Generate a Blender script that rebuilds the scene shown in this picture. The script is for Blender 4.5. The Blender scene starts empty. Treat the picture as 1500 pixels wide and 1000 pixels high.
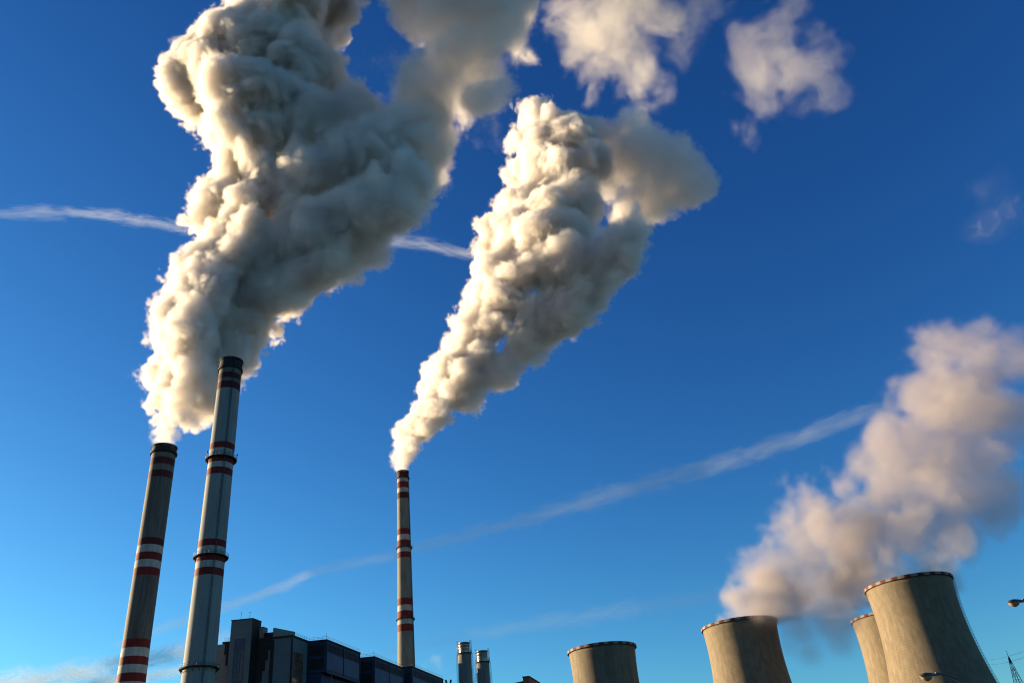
import bpy, bmesh, math, random
from mathutils import Vector, Matrix, noise
R = math.radians
scene = bpy.context.scene

# ------------------------------------------------------------------ camera
FOC = 1211.0                                   # focal length in photo pixels (photo is 1500 wide)
UPV = Vector((-200.0, -1975.0)); PITCH = math.atan(FOC / UPV.length); UPV.normalize()
RGT = Vector((-UPV.y, UPV.x))
EYE = Vector((0, 0, 1.7))
F3 = Vector((0, math.cos(PITCH), math.sin(PITCH)))
R3 = Vector((1, 0, 0))
U3 = Vector((0, -math.sin(PITCH), math.cos(PITCH)))
xc = R3 * RGT.x + U3 * UPV.x
yc = -(R3 * RGT.y + U3 * UPV.y)
cam = bpy.data.objects.new("camera", bpy.data.cameras.new("camera"))
scene.collection.objects.link(cam)
m = Matrix((xc, yc, -F3)).transposed().to_4x4(); m.translation = EYE
cam.matrix_world = m
cam.data.sensor_width = 36; cam.data.lens = 36 * FOC / 1500
cam.data.clip_start = 0.5; cam.data.clip_end = 120000
scene.camera = cam

# ------------------------------------------------------------------ sky, sun, exposure
SUN_AZ, SUN_EL = R(-69.5), R(9)                  # azimuth clockwise from +Y (the camera's heading)
world = bpy.data.worlds.new("World"); scene.world = world; world.use_nodes = True
wn, wl = world.node_tree.nodes, world.node_tree.links
wn.clear()
sky = wn.new("ShaderNodeTexSky"); sky.sky_type = 'NISHITA'; sky.sun_disc = False
sky.sun_elevation = SUN_EL; sky.sun_rotation = SUN_AZ
sky.air_density = 1.0; sky.dust_density = 0.3; sky.ozone_density = 4.0
# the clear, polarised winter sky of the photograph: a steeper and bluer response than the plain sky model
ssep = wn.new("ShaderNodeSeparateColor"); scmb = wn.new("ShaderNodeCombineColor"); wl.new(sky.outputs[0], ssep.inputs[0])
for _i, (_k, _g) in enumerate(((1.55, 1.72), (1.52, 1.55), (1.18, 1.26))):
    _p = wn.new("ShaderNodeMath"); _p.operation = 'POWER'; _p.inputs[1].default_value = _g
    _a = wn.new("ShaderNodeMath"); _a.operation = 'MULTIPLY'; _a.inputs[1].default_value = 0.2
    _b = wn.new("ShaderNodeMath"); _b.operation = 'MULTIPLY'; _b.inputs[1].default_value = _k / 0.2
    wl.new(ssep.outputs[_i], _a.inputs[0]); wl.new(_a.outputs[0], _p.inputs[0]); wl.new(_p.outputs[0], _b.inputs[0]); wl.new(_b.outputs[0], scmb.inputs[_i])
bg = wn.new("ShaderNodeBackground"); bg.inputs["Strength"].default_value = 0.05
wo = wn.new("ShaderNodeOutputWorld")
wl.new(scmb.outputs[0], bg.inputs["Color"])
wl.new(bg.outputs[0], wo.inputs["Surface"])

sd = bpy.data.lights.new("sun", 'SUN'); sd.energy = 4.2; sd.angle = R(0.5); sd.color = (1.0, 0.775, 0.46)
sun = bpy.data.objects.new("sun", sd); scene.collection.objects.link(sun)
sdir = Vector((math.sin(SUN_AZ) * math.cos(SUN_EL), math.cos(SUN_AZ) * math.cos(SUN_EL), math.sin(SUN_EL)))
sun.rotation_euler = sdir.to_track_quat('Z', 'Y').to_euler()

scene.view_settings.view_transform = 'Standard'; scene.view_settings.look = 'None'
scene.view_settings.exposure = 2.0; scene.view_settings.gamma = 1.0
cy = scene.cycles
cy.use_denoising = True
cy.max_bounces = 12; cy.diffuse_bounces = 3; cy.glossy_bounces = 2; cy.volume_bounces = 5
cy.transparent_max_bounces = 24
cy.filter_width = 1.15
cy.volume_step_rate = 2.0; cy.volume_max_steps = 256

# ------------------------------------------------------------------ photo pixel -> world helpers
def ray(px, py):
    d = Vector((px - 750.0, py - 500.0))
    return (F3 * FOC + R3 * d.dot(RGT) + U3 * d.dot(UPV)).normalized()
def at_height(px, py, h):
    v = ray(px, py); return EYE + v * ((h - EYE.z) / v.z)
def at_dist(px, py, d):
    v = ray(px, py); return EYE + v * (d / math.hypot(v.x, v.y))
def z_at(px, py, d):
    return at_dist(px, py, d).z

# ------------------------------------------------------------------ object helpers
col = scene.collection
def tag(o, label=None, cat=None, group=None, kind=None):
    if label: o['label'] = label
    if cat: o['category'] = cat
    if group: o['group'] = group
    if kind: o['kind'] = kind
    return o
def empty(name, loc=(0, 0, 0), rz=0.0, **k):
    o = bpy.data.objects.new(name, None); col.objects.link(o)
    o.location = loc; o.rotation_euler = (0, 0, rz); o.empty_display_size = 2
    return tag(o, **k)
class MB:
    """collects shapes in one bmesh; build() links it as one mesh object"""
    def __init__(s): s.bm = bmesh.new()
    def face(s, pts, mi=0, smooth=False):
        f = s.bm.faces.new([s.bm.verts.new(p) for p in pts]); f.material_index = mi; f.smooth = smooth; return f
    def box(s, a, b, mi=0):
        x0, y0, z0 = a; x1, y1, z1 = b
        s.prism([(x0, y0), (x1, y0), (x1, y1), (x0, y1)], z0, z1, mi)
    def prism(s, poly, z0, z1, mi=0):
        n = len(poly)
        lo = [s.bm.verts.new((p[0], p[1], z0)) for p in poly]
        hi = [s.bm.verts.new((p[0], p[1], z1 if not isinstance(z1, (list, tuple)) else z1[i])) for i, p in enumerate(poly)]
        fs = [s.bm.faces.new([lo[i], lo[(i + 1) % n], hi[(i + 1) % n], hi[i]]) for i in range(n)]
        fs += [s.bm.faces.new(hi), s.bm.faces.new(lo[::-1])]
        for f in fs: f.material_index = mi
    def lathe(s, prof, seg=64, mats=None, smooth=True, close=False, c=(0, 0)):
        rings = []
        for r, z in prof:
            rings.append([s.bm.verts.new((c[0] + r * math.cos(2 * math.pi * i / seg), c[1] + r * math.sin(2 * math.pi * i / seg), z)) for i in range(seg)])
        n = len(rings)
        for k in range(n if close else n - 1):
            a, b = rings[k], rings[(k + 1) % n]
            for i in range(seg):
                f = s.bm.faces.new([a[i], a[(i + 1) % seg], b[(i + 1) % seg], b[i]]); f.smooth = smooth
                if mats is not None: f.material_index = mats[k](i) if callable(mats[k]) else mats[k]
    def tube(s, pts, r, seg=6, mi=0, r2=None):
        pts = [Vector(p) for p in pts]; rings = []; n = len(pts)
        for i, p in enumerate(pts):
            t = (pts[min(i + 1, n - 1)] - pts[max(i - 1, 0)]).normalized()
            up = Vector((0, 0, 1)) if abs(t.z) < 0.9 else Vector((1, 0, 0))
            a = t.cross(up).normalized(); b = t.cross(a)
            rr = r if r2 is None else r + (r2 - r) * i / (n - 1)
            rings.append([s.bm.verts.new(p + (a * math.cos(2 * math.pi * j / seg) + b * math.sin(2 * math.pi * j / seg)) * rr) for j in range(seg)])
        for k in range(n - 1):
            for j in range(seg):
                f = s.bm.faces.new([rings[k][j], rings[k][(j + 1) % seg], rings[k + 1][(j + 1) % seg], rings[k + 1][j]]); f.material_index = mi; f.smooth = True
        for rg in (rings[0][::-1], rings[-1]):
            f = s.bm.faces.new(rg); f.material_index = mi
    def build(s, name, mats, parent=None, **k):
        me = bpy.data.meshes.new(name)
        bmesh.ops.recalc_face_normals(s.bm, faces=s.bm.faces[:])
        s.bm.to_mesh(me); s.bm.free()
        for mt in (mats if isinstance(mats, (list, tuple)) else [mats]): me.materials.append(mt)
        o = bpy.data.objects.new(name, me); col.objects.link(o)
        if parent is not None: o.parent = parent
        return tag(o, **k)

# ------------------------------------------------------------------ materials
def mat(name, color, rough=0.8, metal=0.0, var=0.15, scale=(1, 1, 1), nscale=1.0, streak=0.0, streak_col=(0.03, 0.03, 0.03), lines=0.0, line_h=1.5, bump=0.0, coat=0.0):
    """painted or concrete surface with mottling, vertical run stains and faint horizontal lift lines"""
    mt = bpy.data.materials.new(name); mt.use_nodes = True
    n, l = mt.node_tree.nodes, mt.node_tree.links
    color = [c * 0.56 for c in color]; streak_col = [c * 0.5 for c in streak_col]      # every base colour scaled down to keep shade deep at the high exposure
    b = n["Principled BSDF"]; b.inputs["Roughness"].default_value = rough; b.inputs["Metallic"].default_value = metal
    if rough > .4 and metal == 0: b.inputs["Specular IOR Level"].default_value = 0.2
    tc = n.new("ShaderNodeTexCoord"); mp = n.new("ShaderNodeMapping"); mp.inputs["Scale"].default_value = scale
    l.new(tc.outputs["Object"], mp.inputs[0])
    no = n.new("ShaderNodeTexNoise"); no.inputs["Scale"].default_value = nscale; no.inputs["Detail"].default_value = 7; no.inputs["Roughness"].default_value = 0.62
    l.new(mp.outputs[0], no.inputs["Vector"])
    mx = n.new("ShaderNodeMix"); mx.data_type = 'RGBA'
    mx.inputs[6].default_value = (*[c * (1 - var) for c in color], 1); mx.inputs[7].default_value = (*[min(1, c * (1 + var)) for c in color], 1)
    rp = n.new("ShaderNodeValToRGB"); rp.color_ramp.elements[0].position = 0.36; rp.color_ramp.elements[1].position = 0.64
    l.new(no.outputs[0], rp.inputs[0]); l.new(rp.outputs[0], mx.inputs[0])
    out = mx.outputs[2]
    if streak > 0:
        mp2 = n.new("ShaderNodeMapping"); mp2.inputs["Scale"].default_value = (1, 1, 0.02)
        l.new(tc.outputs["Object"], mp2.inputs[0])
        n2 = n.new("ShaderNodeTexNoise"); n2.inputs["Scale"].default_value = 0.9; n2.inputs["Detail"].default_value = 6; n2.inputs["Roughness"].default_value = 0.7
        l.new(mp2.outputs[0], n2.inputs["Vector"])
        r2 = n.new("ShaderNodeMapRange"); r2.inputs[1].default_value = 0.45; r2.inputs[2].default_value = 0.72
        r2.inputs[3].default_value = 0; r2.inputs[4].default_value = streak
        l.new(n2.outputs[0], r2.inputs[0])
        m2 = n.new("ShaderNodeMix"); m2.data_type = 'RGBA'; m2.inputs[7].default_value = (*streak_col, 1)
        l.new(r2.outputs[0], m2.inputs[0]); l.new(out, m2.inputs[6]); out = m2.outputs[2]
    if lines > 0:
        sx = n.new("ShaderNodeSeparateXYZ"); l.new(tc.outputs["Object"], sx.inputs[0])
        dv = n.new("ShaderNodeMath"); dv.operation = 'DIVIDE'; dv.inputs[1].default_value = line_h; l.new(sx.outputs[2], dv.inputs[0])
        fr = n.new("ShaderNodeMath"); fr.operation = 'FRACT'; l.new(dv.outputs[0], fr.inputs[0])
        lt = n.new("ShaderNodeMath"); lt.operation = 'LESS_THAN'; lt.inputs[1].default_value = 0.10; l.new(fr.outputs[0], lt.inputs[0])
        ml = n.new("ShaderNodeMath"); ml.operation = 'MULTIPLY'; ml.inputs[1].default_value = lines; l.new(lt.outputs[0], ml.inputs[0])
        m3 = n.new("ShaderNodeMix"); m3.data_type = 'RGBA'; m3.inputs[7].default_value = (color[0] * .4, color[1] * .4, color[2] * .4, 1)
        l.new(ml.outputs[0], m3.inputs[0]); l.new(out, m3.inputs[6]); out = m3.outputs[2]
    l.new(out, b.inputs["Base Color"])
    if bump > 0:
        bp = n.new("ShaderNodeBump"); bp.inputs["Strength"].default_value = bump; bp.inputs["Distance"].default_value = 0.3
        l.new(no.outputs[0], bp.inputs["Height"]); l.new(bp.outputs[0], b.inputs["Normal"])
    return mt
M = {
 'concrete_dark': mat("stained_concrete", (0.17, 0.15, 0.135), var=0.2, nscale=0.5, scale=(1, 1, 0.15), streak=0.55, lines=0.12, line_h=2.5),
 'concrete_grey': mat("painted_grey_concrete", (0.33, 0.34, 0.34), var=0.10, nscale=0.35, scale=(1, 1, 0.2), streak=0.3, streak_col=(0.12, 0.12, 0.12), lines=0.08, line_h=2.5),
 'concrete_warm': mat("bare_concrete", (0.27, 0.245, 0.21), var=0.16, nscale=0.4, scale=(1, 1, 0.2), streak=0.35, streak_col=(0.09, 0.08, 0.07), lines=0.15, line_h=2.5),
 'red': mat("red_band_paint", (0.23, 0.022, 0.02), var=0.25, nscale=0.6, scale=(1, 1, 0.3), streak=0.35, streak_col=(0.08, 0.02, 0.02)),
 'red_sooty': mat("sooty_red_band_paint", (0.11, 0.02, 0.018), var=0.25, nscale=0.6, scale=(1, 1, 0.2), streak=0.75, streak_col=(0.03, 0.025, 0.025)),
 'white': mat("white_band_paint", (0.50, 0.49, 0.465), var=0.16, nscale=0.6, scale=(1, 1, 0.3), streak=0.35, streak_col=(0.22, 0.2, 0.18)),
 'white_sooty': mat("sooty_white_band_paint", (0.20, 0.18, 0.16), var=0.2, nscale=0.6, scale=(1, 1, 0.2), streak=0.6, streak_col=(0.09, 0.08, 0.07)),
 'rim_red': mat("faded_red_parapet", (0.20, 0.035, 0.03), var=0.25, nscale=0.5, streak=0.4),
 'rim_white': mat("dirty_white_parapet", (0.32, 0.30, 0.275), var=0.2, nscale=0.5, streak=0.4, streak_col=(0.15, 0.14, 0.13)),
 'soot': mat("soot_black_steel", (0.035, 0.032, 0.03), var=0.3, nscale=0.8),
 'steel_dark': mat("dark_galvanised_steel", (0.07, 0.07, 0.075), rough=0.5, metal=0.3, var=0.2, nscale=3),
 'steel': mat("galvanised_steel", (0.3, 0.3, 0.3), rough=0.45, metal=0.5, var=0.2, nscale=3),
 'alu': mat("aluminium_flue_cladding", (0.55, 0.55, 0.52), rough=0.35, metal=0.6, var=0.15, nscale=1.2, scale=(1, 1, .3), lines=0.25, line_h=2.2),
 'tower': mat("cooling_tower_concrete", (0.265, 0.208, 0.145), var=0.15, nscale=0.35, scale=(1, 1, 0.5), streak=0.5, streak_col=(0.13, 0.105, 0.08), lines=0.28, line_h=1.5, bump=0.15),
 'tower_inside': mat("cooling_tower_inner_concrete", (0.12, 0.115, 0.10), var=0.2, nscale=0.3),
 'panel_grey': mat("grey_facade_panels", (0.14, 0.18, 0.21), rough=0.6, var=0.08, nscale=0.15, lines=0.15, line_h=3.0, streak=0.15, streak_col=(0.1, 0.11, 0.12)),
 'panel_light': mat("light_facade_panels", (0.27, 0.25, 0.235), rough=0.6, var=0.1, nscale=0.15, lines=0.15, line_h=3.0),
 'panel_black': mat("black_facade_cladding", (0.018, 0.015, 0.015), rough=0.6, var=0.3, nscale=0.4),
 'panel_blue': mat("dark_blue_corrugated_cladding", (0.018, 0.034, 0.09), rough=0.5, var=0.2, nscale=0.3, scale=(1, 1, .1)),
 'panel_blue_light': mat("blue_wall_panels", (0.06, 0.10, 0.19), rough=0.5, var=0.12, nscale=0.2, lines=0.3, line_h=2.4),
 'roof': mat("bitumen_roof", (0.03, 0.03, 0.032), var=0.2, nscale=0.3),
 'glass_dark': mat("dark_stair_glazing", (0.05, 0.05, 0.09), rough=0.15, var=0.2, nscale=0.3, lines=0.4, line_h=2.0),
 'glass_warm': mat("sunset_reflection_glazing", (0.16, 0.09, 0.06), rough=0.12, var=0.35, nscale=0.25, lines=0.5, line_h=4.0),  # brown base colour paints the reflected sunset into the panes
 'rust': mat("rust_brown_paint", (0.30, 0.12, 0.07), var=0.2, nscale=1),
 'lamp': mat("bronze_grey_lamp_housing", (0.16, 0.13, 0.11), rough=0.35, metal=0.5, var=0.1, nscale=8),
 'lens': mat("amber_lamp_glass", (0.45, 0.30, 0.18), rough=0.1, var=0.1, nscale=8),
 'pole': mat("grey_lamp_post_paint", (0.12, 0.12, 0.12), rough=0.5, metal=0.4, var=0.15, nscale=5),
 'bark': mat("dark_bark", (0.055, 0.042, 0.03), var=0.3, nscale=6),
 'grass': mat("winter_grass", (0.06, 0.07, 0.03), var=0.35, nscale=0.05),
 'asphalt': mat("asphalt", (0.05, 0.05, 0.052), var=0.15, nscale=0.6),
 'gravel': mat("yard_gravel", (0.14, 0.13, 0.12), var=0.2, nscale=0.3),
}

# ------------------------------------------------------------------ ground
g = MB(); g.face([(-60000, -60000, 0), (60000, -60000, 0), (60000, 60000, 0), (-60000, 60000, 0)])
g.build("ground", M['grass'], kind='structure')
g = MB(); g.face([(-420, 250, 0.004), (520, 250, 0.004), (520, 900, 0.004), (-420, 900, 0.004)])
g.build("power_station_yard", M['gravel'], kind='structure')
g = MB(); g.face([(-900, 26, 0.008), (900, 26, 0.008), (900, 34, 0.008), (-900, 34, 0.008)])
g.build("road", M['asphalt'], kind='structure')

# ------------------------------------------------------------------ chimneys
def axis_z(x0, y0, slope, D, r, py):
    return z_at(x0 + slope * (y0 - py), py, D - r)
def profile_r(prof, z):
    for (z0, r0), (z1, r1) in zip(prof, prof[1:]):
        if z <= z1: return r0 + (r1 - r0) * max(0, (z - z0)) / (z1 - z0)
    return prof[-1][1]
def gallery(parent, r, z, w=1.3, posts=28, spikes=False):
    mb = MB(); mb.lathe([(r - .05, z - .35), (r + w, z - .35), (r + w, z), (r - .05, z)], 48, close=True, smooth=False)
    for i in range(16):
        a = 2 * math.pi * i / 16; c, s_ = math.cos(a), math.sin(a)
        mb.tube([((r) * c, (r) * s_, z - 1.8), ((r + w * .9) * c, (r + w * .9) * s_, z - .3)], 0.09, 4)
    p = mb.build("gallery_platform", M['soot'], parent)
    mb = MB()
    for h in (0.55, 1.15):
        mb.lathe([(r + w - .04, z + h - .04), (r + w + .04, z + h - .04), (r + w + .04, z + h + .04), (r + w - .04, z + h + .04)], 48, close=True)
    for i in range(posts):
        a = 2 * math.pi * i / posts
        mb.tube([((r + w) * math.cos(a), (r + w) * math.sin(a), z), ((r + w) * math.cos(a), (r + w) * math.sin(a), z + 1.15)], 0.05, 4)
    mb.build("railing", M['steel_dark'], p)
    if spikes:
        for i in range(10):
            a = 2 * math.pi * (i + .3) / 10; c, s_ = (r + w) * math.cos(a), (r + w) * math.sin(a)
            lb = MB(); lb.tube([(c, s_, z), (c, s_, z + 1.9)], .07, 5)
            lb.lathe([(0.02, z + 1.8), (.28, z + 1.9), (.3, z + 2.3), (.16, z + 2.6), (.02, z + 2.65)], 8, c=(c, s_))
            lb.build("warning_lamp", M['steel_dark'], p)
def ladder(parent, prof_pts, az, name="ladder", width=0.5, off=0.25, cage=True, step=2.0, thick=.05):
    """caged ladder following a wall profile [(r, z)...] on the side facing angle az"""
    ca, sa = math.cos(az), math.sin(az); tx, ty = -sa, ca
    mb = MB()
    for sgn in (-1, 1):
        mb.tube([((r + off) * ca + sgn * width / 2 * tx, (r + off) * sa + sgn * width / 2 * ty, z) for r, z in prof_pts], thick, 4)
    z0, z1 = prof_pts[0][1], prof_pts[-1][1]
    pz = [(z, r) for r, z in prof_pts]
    z = z0 + .5
    while z < z1:
        r = profile_r(pz, z) + off
        mb.tube([(r * ca - width / 2 * tx, r * sa - width / 2 * ty, z), (r * ca + width / 2 * tx, r * sa + width / 2 * ty, z)], thick * .6, 4)
        if cage:
            pts = []
            for k in range(7):
                b = -math.pi / 2 + math.pi * k / 6
                q = .75 * math.cos(b); t = .45 * math.sin(b)
                pts.append(((r + q) * ca + t * tx, (r + q) * sa + t * ty, z))
            mb.tube(pts, thick * .6, 4)
        z += step
    if cage:
        for q, t in ((.75, 0), (.5, .33), (.5, -.33)):
            mb.tube([((r + off + q) * ca + t * tx, (r + off + q) * sa + t * ty, z) for r, z in prof_pts], thick * .6, 4)
    return mb.build(name, M['steel_dark'], parent)

def chimney(label, px, py, D, prof, axis, bands, base_mi, cap_mi, cap, galleries, mats, lad_az, spikes=False):
    """prof: [(z, r)...]; bands: [(py_top, py_bottom, material index)...] measured down the shaft"""
    H = prof[-1][0]
    p = at_dist(px, py, D)
    root = empty("factory_chimney", (p.x, p.y, 0), label=label, cat="chimney", group="striped power station chimneys")
    zs = {0.0, H}; zb = []
    for a, b, mi in bands:
        z1 = axis_z(*axis, D, profile_r(prof, H), a); z0 = axis_z(*axis, D, profile_r(prof, H), b)
        z0 = max(0, z0); z1 = min(H, z1); zb.append((z0, z1, mi)); zs |= {z0, z1}
    for z, r in prof: zs.add(z)
    zs = sorted(zs); zz = [zs[0]]
    for z in zs[1:]:
        if z - zz[-1] > 0.05: zz.append(z)
    ring, mats_k = [], []
    for z in zz: ring.append((profile_r(prof, z), z))
    for k in range(len(zz) - 1):
        mid = (zz[k] + zz[k + 1]) / 2; mi = base_mi
        for z0, z1, q in zb:
            if z0 <= mid <= z1: mi = q
        mats_k.append(mi)
    mb = MB(); mb.lathe(ring + [(ring[-1][0] - .5, H), (ring[-1][0] - .5, H - 12)], 72, mats_k + [cap_mi, cap_mi])
    mb.build("shaft", mats, root)
    capz, capr = cap
    zc = axis_z(*axis, D, profile_r(prof, H), capz)
    rt = profile_r(prof, H)
    mb = MB(); mb.lathe([(rt - .1, zc), (rt + capr, zc), (rt + capr, zc + .9), (rt + .18, zc + 1.0), (rt + .12, H - .6), (rt + .45, H - .5), (rt + .45, H + .1), (rt - .55, H + .1), (rt - .55, H - 3), (rt - .1, H - 3)], 72, smooth=False, close=True)
    mb.build("chimney_cap", mats[cap_mi], root)
    for gz in galleries:
        z = axis_z(*axis, D, profile_r(prof, H), gz)
        gallery(root, profile_r(prof, z), z, spikes=spikes and gz == galleries[0])
    ladder(root, [(r, z) for z, r in prof if z > 0 or True], lad_az, cage=True, step=2.5, thick=.06)
    return root

cm = [M['concrete_dark'], M['red'], M['white'], M['soot'], M['red_sooty'], M['white_sooty']]
c1 = chimney("sooty dark grey chimney with red and white bands, leftmost, giving off the largest smoke plume", 241.5, 655, 441, [(0, 8.2), (60, 6.6), (100, 6.15), (200, 6.0)], (241.6, 660, .143),
  [(640, 661, 3), (661, 668, 5), (668, 678, 4), (678, 687, 5), (687, 697, 4), (697, 786, 0), (786, 796, 4), (796, 807, 2), (807, 818, 1), (818, 829, 2), (829, 840.7, 1), (934, 946.5, 1), (946.5, 959.5, 2), (959.5, 971.7, 1), (971.7, 984, 2), (984, 996.8, 1), (996.8, 1010, 2)],
  0, 3, (659.5, 0.75), [], cm, R(80))
cm2 = [M['concrete_grey'], M['red'], M['white'], M['soot'], M['red_sooty'], M['white_sooty']]
c2 = chimney("pale grey chimney with red bands and two railed galleries, tallest looking, without its own smoke", 339, 530, 342.8, [(0, 7.2), (70, 5.8), (120, 5.3), (200, 4.75)], (339, 534, .1076),
  [(510, 537, 3), (537, 544, 5), (544, 552, 4), (552, 557, 5), (557, 567, 4), (646, 655, 1), (655, 667, 2), (667, 675, 1), (675, 683, 2), (683, 693, 1), (788.5, 798.5, 1), (798.5, 810, 2), (810, 820, 1), (820, 830, 2), (830, 841, 1)],
  0, 3, (537, 0.6), [667, 811, 975], cm2, R(-55), spikes=True)
cm3 = [M['concrete_warm'], M['red'], M['white'], M['soot'], M['red_sooty'], M['white_sooty']]
c3 = chimney("slim tan chimney with red and white bands, in the middle behind the dark boiler house", 590, 690, 704.3, [(0, 11), (60, 8.6), (133, 6.95), (200, 6.1), (300, 5.1)], (590.5, 700, -.02),
  [(680, 698, 4), (698, 704, 2), (704, 713, 1), (713, 719.5, 2), (719.5, 728.5, 4), (773, 781.5, 1), (781.5, 789.5, 2), (789.5, 799.5, 1), (799.5, 807, 2), (807, 815.5, 1), (875, 885, 1), (885, 893.5, 2), (893.5, 904, 1), (904, 913, 2), (913, 923.5, 1)],
  0, 4, (698.5, 0.9), [799.5, 904.5], cm3, R(-20))

# ------------------------------------------------------------------ cooling towers
def tower_r(z): return 23.3 * math.sqrt(1 + ((z - 96.5) / 63.6) ** 2)
def cooling_tower(label, x, y, H=115.0, k=1.0, lad=None):
    root = empty("cooling_tower", (x, y, 0), label=label, cat="cooling tower", group="concrete cooling towers")
    s = H / 115.0
    out = [(tower_r(z) * k, z * s) for z in [9 + i * (105.0) / 40 for i in range(41)]]
    mb = MB(); top = out[-1]
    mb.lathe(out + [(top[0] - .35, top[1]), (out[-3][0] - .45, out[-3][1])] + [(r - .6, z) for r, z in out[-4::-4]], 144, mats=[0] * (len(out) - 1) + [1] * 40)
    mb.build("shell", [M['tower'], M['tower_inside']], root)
    n = 44
    mb = MB()                                  # rim walkway parapet of alternating red and white panels
    r0 = top[0]
    seg = n * 3
    pick = lambda i: 1 if (i // 3) % 2 else 0
    mb.lathe([(r0 - .3, H - 1.15 * s), (r0 + .95, H - 1.1 * s), (r0 + .95, H + .45), (r0 + .75, H + .45), (r0 + .75, H - .55), (r0 - .3, H - .6)], seg, mats=[2, pick, pick, pick, 2, 2], smooth=False, close=True)
    mb.build("rim_parapet", [M['rim_red'], M['rim_white'], M['soot']], root)
    mb = MB()
    for i in range(48):
        a = 2 * math.pi * i / 48; b = a + 2 * math.pi / 96; c = b + 2 * math.pi / 96; rb = out[0][0]
        for q in (a, c):
            mb.tube([((rb + 3) * math.cos(q), (rb + 3) * math.sin(q), 0), (rb * math.cos(b), rb * math.sin(b), out[0][1] + .3)], .45, 8)
    mb.build("support_columns", M['tower'], root)
    if lad is not None:
        ladder(root, [(r, z) for r, z in out], lad, width=.6, off=.35, step=1.6, thick=.09)
    return root
tw1 = cooling_tower("largest cooling tower, on the right, with a ladder up its right side", 219.9, 507.5, lad=R(-30))
tw2 = cooling_tower("sunlit cooling tower mostly hidden behind the largest one", 240.9, 603.7, H=116.2)
tw3 = cooling_tower("cooling tower whose rim is half veiled by its own steam, left of the tower pair", 131.5, 576.1)
_q = at_dist(881.5, 951, 510)
tw4 = cooling_tower("cooling tower without steam, farthest left of the cooling towers, beside the two small flues", _q.x, _q.y, H=_q.z, k=.802)

# ------------------------------------------------------------------ twin metal flues with ladders
def flue(label, px, py, H, D):
    p = at_dist(px, py, D)
    root = empty("metal_flue", (p.x, p.y, 0), label=label, cat="chimney", group="pair of short flues")
    zc = z_at(px, py + 16, D)
    mb = MB(); mb.lathe([(3.9, 0), (3.5, zc - 25), (3.15, zc - .3), (2.75, zc), (2.6, zc)], 48, smooth=True)
    mb.build("shaft", M['concrete_warm'], root)
    mb = MB(); mb.lathe([(2.62, zc - .1), (2.62, H - .2), (2.8, H - .2), (2.8, H + .15), (2.3, H + .15), (2.3, H - 4)], 48)
    for h in (.25, .5, .75):
        z = zc + (H - zc) * h; mb.lathe([(2.6, z - .12), (2.74, z - .12), (2.74, z + .12), (2.6, z + .12)], 48, close=True, smooth=False)
    mb.build("flue_pipe", M['alu'], root)
    for az in (R(175), R(-5)):
        ladder(root, [(3.9, 0), (3.5, zc - 25), (3.15, zc)], az, step=1.4, thick=.05)
        ladder(root, [(2.7, zc), (2.7, H + 1.2)], az, name="ladder", step=1.4, thick=.07)
    gallery(root, 2.65, zc + .15, w=.9, posts=14)
flue("taller of the two short flues with a bright metal top", 679.5, 941, 90, 426.4)
flue("shorter of the two short flues with a bright metal top", 706, 953.5, z_at(706, 953.5, 440), 440)

# ------------------------------------------------------------------ boiler house
HB = 85.0
A1 = Vector((-103.95, 355.05, 0)); W3 = Vector((math.sin(R(13)), math.cos(R(13)), 0))
def P(a, b, z=0): return (A1.x + a + W3.x * b, A1.y + W3.y * b, z)
def quadprism(mb, a0, a1, b0, b1, z0, z1, mi=0):
    mb.prism([P(a0, b0)[:2], P(a1, b0)[:2], P(a1, b1)[:2], P(a0, b1)[:2]], z0, z1, mi)
def railing_along(pts, parent, h=1.3, sp=1.6, r=.045):
    mb = MB()
    for p, q in zip(pts, pts[1:]):
        p = Vector(p); q = Vector(q); L = (q - p).length; n = max(1, int(L / sp))
        for k in range(n + 1):
            t = p.lerp(q, k / n); mb.tube([t, t + Vector((0, 0, h))], r, 4)
        for hh in (h * .5, h): mb.tube([p + Vector((0, 0, hh)), q + Vector((0, 0, hh))], r, 4)
    return mb.build("roof_railing", M['steel_dark'], parent)
def window_grid(parent, a0, a1, b0, b1, z0, z1, gmat, nx, nz, side):
    """glazing set in a frame; side 'front' lies along a at b0, side 'flank' lies along b at a0"""
    mb = MB(); fr = MB()
    if side == 'front':
        quadprism(mb, a0, a1, b0 - .06, b0 + .1, z0, z1)
        for i in range(nx + 1):
            a = a0 + (a1 - a0) * i / nx; quadprism(fr, a - .1, a + .1, b0 - .22, b0 + .1, z0, z1)
        for k in range(nz + 1):
            z = z0 + (z1 - z0) * k / nz; quadprism(fr, a0 + .101, a1 - .101, b0 - .17, b0 + .1, z - .1, z + .1)
    else:
        quadprism(mb, a0 - .1, a0 + .06, b0, b1, z0, z1)
        for i in range(nx + 1):
            b = b0 + (b1 - b0) * i / nx; quadprism(fr, a0 - .1, a0 + .22, b - .1, b + .1, z0, z1)
        for k in range(nz + 1):
            z = z0 + (z1 - z0) * k / nz; quadprism(fr, a0 - .1, a0 + .17, b0 + .101, b1 - .101, z - .1, z + .1)
    w = mb.build("window", gmat, parent); fr.build("window_frame", M['steel_dark'], w)
    return w
bh = empty("boiler_house", (0, 0, 0), label="long dark boiler house with grey stair tower and blue projecting bays below the chimneys", cat="building")
mb = MB()
quadprism(mb, -29, 0, 0, 13.65, 0, HB)            # front wing
quadprism(mb, -29, 0, 13.65, 162, 0, HB)
mb.build("main_walls", M['panel_grey'], bh)
mb = MB(); quadprism(mb, -29.4, .35, -.35, 13.6, HB, HB + .8); quadprism(mb, -29.4, .35, 13.6, 162.4, HB, HB + .802)
mb.build("roof", M['roof'], bh)
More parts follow.
